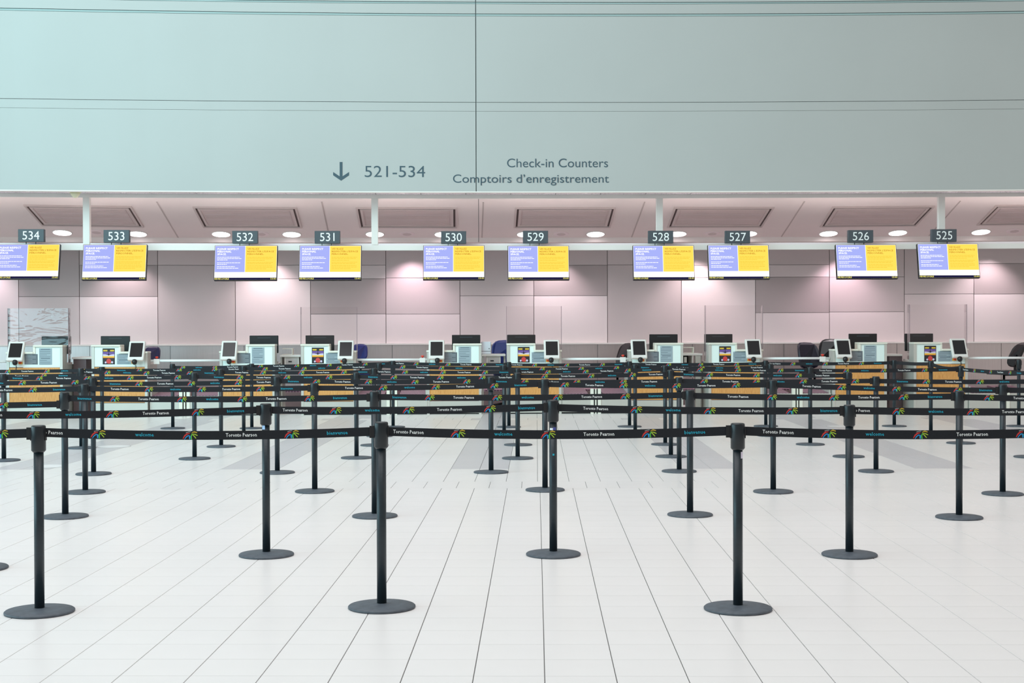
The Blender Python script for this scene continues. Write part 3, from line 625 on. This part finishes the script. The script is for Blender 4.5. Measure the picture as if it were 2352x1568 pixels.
# printer
p = fr(1116, 812, YC+.62); o = empty('ticket_printer', (p.x, p.y, 1.02), 'white box shaped ticket printer on the desk between 530 and 529', 'printer')
mb = MB(); mb.box(-.085, .09, 0, .25, 0, .22, mat('printer white', (214, 216, 222), .5), .008); mb.build('body', o)
mb = MB(); mb.box(-.08, .085, -.004, 0, .05, .055, m_bl); mb.build('paper_slot', o)
mb = MB(); mb.box(.05, .065, -.004, 0, .09, .105, m_dark); mb.build('button', o)
# open box on 528 desk and paper tray on 532 desk
for (px, nm, lab) in ((1582, 'paper_tray', 'small cream paper tray on the desk beside the 528 counter'), (660, 'document_tray', 'pale document tray on the desk beside the 532 counter')):
    p = fr(px, 812, YC+.75); mb = MB(); mb.loft([[(-.09, y, 0), (.09, y, 0), (.09, y, .11), (-.09, y, .11), (-.09, y, .1), (.08, y, .1), (.08, y, .01), (-.09, y, .01)] for y in (0, .2)], m_cream)
    tag(mb.build(nm, None, (p.x, p.y, 1.02)), lab, 'tray')
# ------------------------------------------------------------------ chairs
def chair(px, ytop, Y, col, rz, lab, wd=.48, hgt=.62, lean=.12):
    p = fr(px, ytop, Y); zt = p.z; o = empty('office_chair', (p.x, p.y, 0), lab, 'chair', 'office chairs behind the counters', rz)
    m = mat('chair %d %d' % (col[0], col[2]), col, .35, 0, .05, 30)
    rings = []; N = 20
    for y0, sc in ((-.03, .90), (-.045, 1.0), (.0, 1.0), (.03, .93)):
        r = []
        for j in range(N):
            a = 2*math.pi*j/N; ca, sa = math.cos(a), math.sin(a); e = .62
            x = wd/2*sc*math.copysign(abs(ca)**e, ca); z = zt-hgt/2+hgt/2*sc*math.copysign(abs(sa)**e, sa)
            r.append((x, y0-.22+.10*(x/(wd/2))**2*1.0-lean*(z-zt+hgt)/hgt, z))
        rings.append(r)
    mb = MB(); mb.loft(rings, m, True, True); mb.build('backrest', o)
    mb = MB(); mb.box(-.23, .23, -.2, .25, .60, .68, m, .03); mb.build('seat', o)
    mb = MB(); mb.box(-.03, .03, -.30, -.24, .6, zt-hgt*.5, m_dark); mb.box(-.03, .03, -.30, 0, .575, .60, m_dark); mb.build('back_bracket', o)
    mb = MB(); mb.lathe([(.03, .1), (.03, .35), (.022, .36), (.022, .60)], m_dark, n=12); mb.build('gas_column', o)
    for k in range(5):
        a = 2*math.pi*k/5; mb = MB(); mb.tube([(.02*math.cos(a), .02*math.sin(a), .11), (.28*math.cos(a), .28*math.sin(a), .075)], [.025, .016], m_dark, 8); lg = mb.build('base_leg', o)
        mb = MB(); mb.lathe([(.012, 0), (.025, .01), (.025, .045), (.012, .06)], m_dark, .28*math.cos(a), .28*math.sin(a), 10); mb.build('caster', lg)
    return o
chair(1162, 781, 25.9, (24, 44, 110), math.pi, 'glossy royal blue office chair between the 530 and 529 counters', .52, .46)
chair(1418, 788, 26.2, (34, 28, 32), math.radians(150), 'tilted black office chair in the gap between 529 and 528', .26, .44, .3)
chair(1871, 786, 26.45, (28, 26, 44), math.pi*1.1, 'dark navy office chair left behind its neighbour beside the 526 counter', .44, .5)
chair(1905, 778, 25.95, (22, 20, 26), math.pi*.9, 'black high backed office chair next to the 526 touchscreen', .42, .52)
chair(2306, 786, 26.2, (20, 17, 20), math.pi*.6, 'black office chair seen side on right of the 525 counter', .30, .46, .25)
chair(824, 790, 26.3, (36, 44, 110), math.pi, 'blue office chair just right of the 531 counter', .3, .3)
chair(343, 796, 26.1, (44, 36, 74), math.pi, 'dark purple office chair peeking out behind the 533 counter', .3, .3)
# ------------------------------------------------------------------ floor decals
for k, (px, py, r, lab) in enumerate(((115, 1070.5, .19, 'faint round floor sticker near the left edge in front of the fifth row'), (262, 1025, .21, 'faint round floor sticker beside the leftmost post of the seventh row'), (1930, 979, .21, 'faint round floor sticker in front of the 526 counter'))):
    p = floor_at(px, py); mb = MB(); mb.lathe([(r, .0005), (r*.995, .0015)], mat('sticker rim', (170, 165, 165), .5), n=40); mb.lathe([(r*.95, .0016), (r*.94, .002)], mat('sticker face', (226, 226, 226), .4), n=40)
    tag(mb.build('floor_sticker', None, p), lab, 'sticker', 'round floor stickers')

# ------------------------------------------------------------------ stanchions
def hor(px): return 751-.00297*(px-1176)
POSTS = {
 'A': [(-727, 1404, 976), (91, 1406, 976), (877, 1395, 968), (1695, 1399, 971), (2520, 1402, 972)],
 'B': [(-50, 1306, 938), (612, 1275, 926), (1271, 1274, 918), (1951, 1275, 929), (2640, 1277, 930)],
 'C': [(-560, 1200, 905), (150, 1187, 900), (861, 1186, 898), (1585, 1183, 895), (2203, 1189, 897), (2890, 1192, 898)],
 'D': [(-340, 1133, 882), (196, 1131, 881), (723, 1129, 879), (1252, 1126, 870), (1776, 1130, 872), (2303, 1135, 882), (2840, 1137, 883)],
 'E': [(-210, 1092, 867), (215, 1089, 866), (637, 1086, 864), (1128, 1085, 865), (1560, 1083, 866), (2012, 1083, 864), (2455, 1086, 866)],
 'F': [(9, 1058, 858), (447, 1054, 855), (819, 1052, 855), (1189, 1053, 855.7), (1541, 1049, 849), (1949, 1049, 854)],
 'X': [(2366, 1050, 852)],
 'G': [(-150, 1032, 852), (187, 1029, 845), (508, 1026, 847), (860, 1023, 845), (1190, 1022, 845.5), (1528, 1021, 839), (1861, 1021, 843), (2207, 1018, 840)],
 'H': [(-110, 1007, 846), (235, 1006, 842), (560, 1003, 840), (871.5, 1002, 833.5), (1158, 1002, 838), (1459, 1002, 836), (1770, 1001, 835), (2138, 1000, 829)],
 'I': [(397, 984, 835.5), (578.5, 984, 835), (903, 981, 828.5), (1169, 981, 831), (1446, 980, 829.5), (1759, 979, 827.5), (2054, 979, 826.5), (2340, 979, 825.5)]}
ROWN = {'A': 'front', 'B': 'second', 'C': 'third', 'D': 'fourth', 'E': 'fifth', 'F': 'sixth', 'X': 'sixth', 'G': 'seventh', 'H': 'eighth', 'I': 'rearmost'}
proto = None; PP = {}
def stan():
    o = empty('belt_stanchion', (0, 0, 0), None, 'stanchion', 'black belt stanchions of the queue maze')
    mb = MB(); mb.lathe([(.176, 0), (.18, .004), (.18, .010), (.174, .015), (.10, .019), (.045, .022), (.030, .026)], m_base, n=40); mb.build('base', o)
    mb = MB(); mb.lathe([(.0255, .02), (.0255, .865)], m_black, n=20); mb.build('pole', o)
    mb = MB(); mb.lathe([(.029, .852), (.0375, .862), (.0375, .985), (.036, .992), (.030, .995)], m_head, n=24); h = mb.build('belt_head', o)
    mb = MB(); mb.box(-.0405, -.033, -.012, .012, .915, .975, m_dark); mb.build('belt_slot', h); mb = MB(); mb.box(.033, .0405, -.012, .012, .915, .975, m_dark); mb.build('belt_slot', h)
    return o
for R, L in POSTS.items():
    vis = [q for q in L if -30 < q[0] < 2380]
    for j, (px, yb, yt) in enumerate(L):
        p = floor_at(px, yb); hgt = CAMH*(1-(yt-hor(px))/(yb-hor(px)))
        if proto is None: proto = stan(); o = proto
        else: o = copy_tree(proto)
        o.location = p; o.scale = (1, 1, max(.97, min(1.04, hgt/.995)))
        if (px, yb, yt) in vis:
            i = vis.index((px, yb, yt)); n_ = len(vis)
            if R == 'X': lab = 'black belt stanchion cut off by the right edge of the photo beside the sixth row'
            else: lab = 'black belt stanchion with round base in the %s row, %s from the left' % (ROWN[R], ORD[i])
        else: lab = 'black belt stanchion just outside the %s edge of the photo in the %s row' % ('left' if px < 0 else 'right', ROWN[R])
        o['label'] = lab; PP[(R, j)] = p
# stickers on a few posts
def sticker(R, j, z, ang, m, h=.03, w_=.02):
    p = PP[(R, j)]; mb = MB(); r = .0262; n = 5
    ring = lambda zz: [(r*math.sin(ang+(k/(n-1)-.5)*w_/r), -r*math.cos(ang+(k/(n-1)-.5)*w_/r), zz) for k in range(n)]
    a, b2 = ring(z), ring(z+h)
    for k in range(n-1): mb.face([a[k], a[k+1], b2[k+1], b2[k]], m)
    return mb, p
for (R, j, z, ang, col, lab) in (('B', 2, .80, -.5, (230, 234, 236), 'white label strip below the head of the middle second row post'), ('B', 2, .805, .35, (70, 80, 150), 'small blue label beside the white one on the middle second row post'), ('B', 1, .83, -.5, (170, 205, 245), 'pale blue label below the head of the second row post left of centre'),
                                 ('A', 3, .80, .9, (220, 214, 230), 'white scuffed label on the front row post at right'), ('B', 2, .655, .05, (30, 170, 190), 'tiny turquoise dot label on the middle second row post')):
    mb, p = sticker(R, j, z, ang, mat('label %d' % col[0], col, .5), .012 if 'dot' in lab else .035, .012 if 'dot' in lab else .022); tag(mb.build('post_label', None, p), lab, 'label')
# ------------------------------------------------------------------ belts
LG = [(stroke([(0, .04), (.12, .30), (.28, .48), (.46, .52)], [.05, .11, .13, .07]), m_red), (stroke([(.2, .58), (.36, .64), (.52, .66)], .025), m_white),
      (stroke([(.1, -.02), (.22, .20), (.36, .33), (.45, .30), (.46, .0)], [.04, .07, .09, .10, .08]), m_blue), (stroke([(.58, -.02), (.55, .25), (.62, .50)], [.08, .08, .07]), m_green),
      (stroke([(.58, .56), (.76, .66), (.95, .58)], [.05, .12, .08]), m_gold), (stroke([(.62, .48), (.80, .44), (.98, .33)], [.05, .08, .07]), m_lime), (stroke([(.62, .44), (.76, .27), (.88, .08)], [.05, .07, .06]), m_lime)]
SEQF = ['T', 'L', 'W', 'L', 'T', 'L', 'B', 'L']; SEQR = ['B', 'L', 'T', 'L', 'W', 'L', 'T', 'L']
def gap(a, b2): return .267 if 'T' in (a, b2) else .240
def hat(px, py, p):
    d = ray(px, py); t = p.y/d.y; return CAMH+d.z*t
BW = .047
def pmesh(fn):
    mb = MB(); fn(mb); o = mb.build('print'); me = o.data; bpy.data.objects.remove(o); return me
def FF(w_, h_, zb): return lambda q: Vector(((q[0]-.5)*w_, 0, zb+q[1]*h_))
def lg(mb):
    for vf, m in LG: mb.add(vf, m, FF(.078, .060, -.0205))
PRINT = {'T': pmesh(lambda mb: mb.add(text('Toronto Pearson', 1, .012), m_white, FF(.163, .0185, -.0075))), 'W': pmesh(lambda mb: mb.add(text('welcome', 1, .012), m_cyan, FF(.097, .0185, -.0065))),
         'B': pmesh(lambda mb: mb.add(text('bienvenue', 1, .012), m_cyan, FF(.11, .0185, -.0085))), 'L': pmesh(lg)}
def belt(R0, j0, R1, j1, y0, y1, first, seq, start, lab, sag=.018, tension=None):
    P = PP[(R0, j0)]; Q = PP[(R1, j1)]; d = Vector((Q.x-P.x, Q.y-P.y, 0)); L = d.length; d.normalize()
    nrm = Vector((d.y, -d.x, 0))
    if nrm.y > 0: nrm = -nrm
    px0 = POSTS[R0][j0][0]; px1 = POSTS[R1][j1][0]
    z0 = hat(px0, y0, P); z1 = hat(px1, y1, Q); z0 = max(.87, min(.99, z0)); z1 = max(.87, min(.99, z1))
    o = empty('barrier_belt', (P.x, P.y, 0), lab, 'belt', 'printed retractable belts')
    s0, s1 = .036, L-.058
    def zat(s):
        t = (s-s0)/(s1-s0); return z0+(z1-z0)*t-sag*4*t*(1-t)
    rings = []; n = 14
    for k in range(n+1):
        s = s0+(s1-s0)*k/n; c = d*s; z = zat(s)
        rings.append([c+nrm*.0009+Vector((0, 0, z-BW/2)), c+nrm*.0009+Vector((0, 0, z+BW/2)), c-nrm*.0009+Vector((0, 0, z+BW/2)), c-nrm*.0009+Vector((0, 0, z-BW/2))])
    mb = MB(); mb.loft(rings, m_belt); mb.build('webbing', o)
    mb = MB(); c0 = d*(s1-.004); c1 = d*(L-.037); z = zat(s1)
    q = [c0+nrm*.007, c1+nrm*.007, c1-nrm*.007, c0-nrm*.007]
    mb.hexa([v+Vector((0, 0, z-.034)) for v in q]+[v+Vector((0, 0, z+.030)) for v in q], m_dark); mb.build('end_clip', o)
    # print
    s = None
    if first is not None:
        # distance along the belt where the first print sits: ray through its pixel column met with the belt's vertical plane
        dr = ray(first, y0); nn = Vector((d.y, -d.x, 0)); t = nn.dot(P)/nn.dot(dr); hit = Vector((dr.x*t, dr.y*t, 0)); s = (hit-P).dot(d)
    else: s = .16
    i = start; prev = None; items = []
    while s < s1-.03:
        it = seq[i % 8]; items.append((s, it)); nx = seq[(i+1) % 8]; s += gap(it, nx); i += 1
    i = start; s = items[0][0] if items else 0
    it = seq[start % 8]
    while True:      # backwards to the first post
        i -= 1; pv = seq[i % 8]; s -= gap(pv, it); it = pv
        if s < s0+.08 or first is None: break
        if start >= 8: items.insert(0, (s, it))
    for s, it in items:
        if s < s0-.02: continue
        z = zat(s); sl = (zat(s+.01)-zat(s-.01))/.02
        lo_ = {'T': .082, 'W': .05, 'B': .052, 'L': .04}[it]
        if s-lo_ < s0 and it != 'T': continue
        if s+lo_ > s1+.02: continue
        q = d*s+nrm*.0016; me = PRINT[it]; x = d if d.x > 0 else -d; ang = math.atan2(x.y, x.x)
        ob_ = bpy.data.objects.new('belt_logo' if it == 'L' else 'belt_word', me); C.objects.link(ob_); ob_.parent = o
        ob_.location = (q.x, q.y, z); ob_.rotation_euler = (0, -math.atan(sl) if d.x > 0 else math.atan(sl), ang)
def row(R, data, seq, mode):
    n = len(POSTS[R]); vis = 0
    for j, it in enumerate(data):
        if it is None: continue
        y0, y1, f, st = it
        a, b2 = POSTS[R][j][0], POSTS[R][j+1][0]
        if a < -30: where = 'leaving the left edge of the photo'
        elif b2 > 2380: where = 'leaving the right edge of the photo'
        else: where = 'spanning its %s gap between posts from the left' % ORD[vis]
        if a >= -30: vis += 1
        belt(R, j, R, j+1, y0, y1, f, seq, st, 'black belt of the %s row, %s' % (ROWN[R], where), mode)
row('A', [(994, 994.5, -13+16, 5), (993, 990.5, 108, 8), (990.5, 989.5, 938, 8), (989.5, 991, 1787, 8)], SEQF, .018)
row('B', [(953, 941, -27, 8), (941.5, 935, 678, 8), (936, 942.5, 1368, 8), (942.5, 942, 1969, 8)], SEQF, .010)
row('C', [(930, 928, 8, 13), (914.4, 912, 341, 8), (911.5, 907, 1065, 8), (908.7, 910, 1695, 8), (912, 913, 2352, 8)], SEQF, .012)
row('D', [(895, 893, 8, 12), (892.5, 890.8, 275, 8), (891, 882.5, 813, 8), (882.8, 883.6, 1365, 8), (884, 896, 1864, 8), (895.5, 896, 2395, 8)], SEQF, .010)
row('E', [(879, 877, 112, 14), (881, 877, 265, 8), (875, 875.5, 674, 8), (875.5, 875.5, 1152, 8), (875, 874.5, 1572-8, 8), (875, 875, 2073, 8)], SEQR, .008)
row('F', [(868, 865.5, 41, 8), (865, 865.5, 503, 8), (864.8, 866.5, 857, 8), (864, 858.8, 1203, 8), (858.8, 862, 1582, 8)], SEQR, .008)
row('G', [(863, 861.5, 50, 12), (854, 856, 197, 8), (855, 853.4, 555, 8), (853.4, 854, 882, 8), (854.4, 848, 1210, 8), (847.5, 850.2, 1559, 8), (850.7, 848, 1896, 8)], SEQF, .008)
row('H', [(852.5, 850, 18, 9), (850, 847.5, 279, 8), (847, 842, 569, 8), (840.7, 846, 885, 8), (847, 844, 1205, 8), (843.5, 843.5, 1482, 8)], SEQR, .008)
row('I', [(843.5, 841.5, 420, 9), (841, 834.5, 640, 8), (834.2, 837, 915, 8), (837.5, 836, 1187, 8), (836.5, 835, 1495, 8), (835, 833, 1780, 8)], SEQF, .008)
belt('I', 6, 'H', 7, 832, 835.5, 2058+4, SEQF, 8, 'black belt running forward from the rearmost row at right, foreshortened', .01)
belt('H', 7, 'G', 7, 836, 844.5, 2154, SEQF, 10, 'black foreshortened belt joining the eighth row post to the seventh at right', .03)
belt('G', 7, 'X', 0, 848, 857, 2218, SEQF, 8, 'bluish foreshortened belt from the last seventh row post to the right edge', .01)
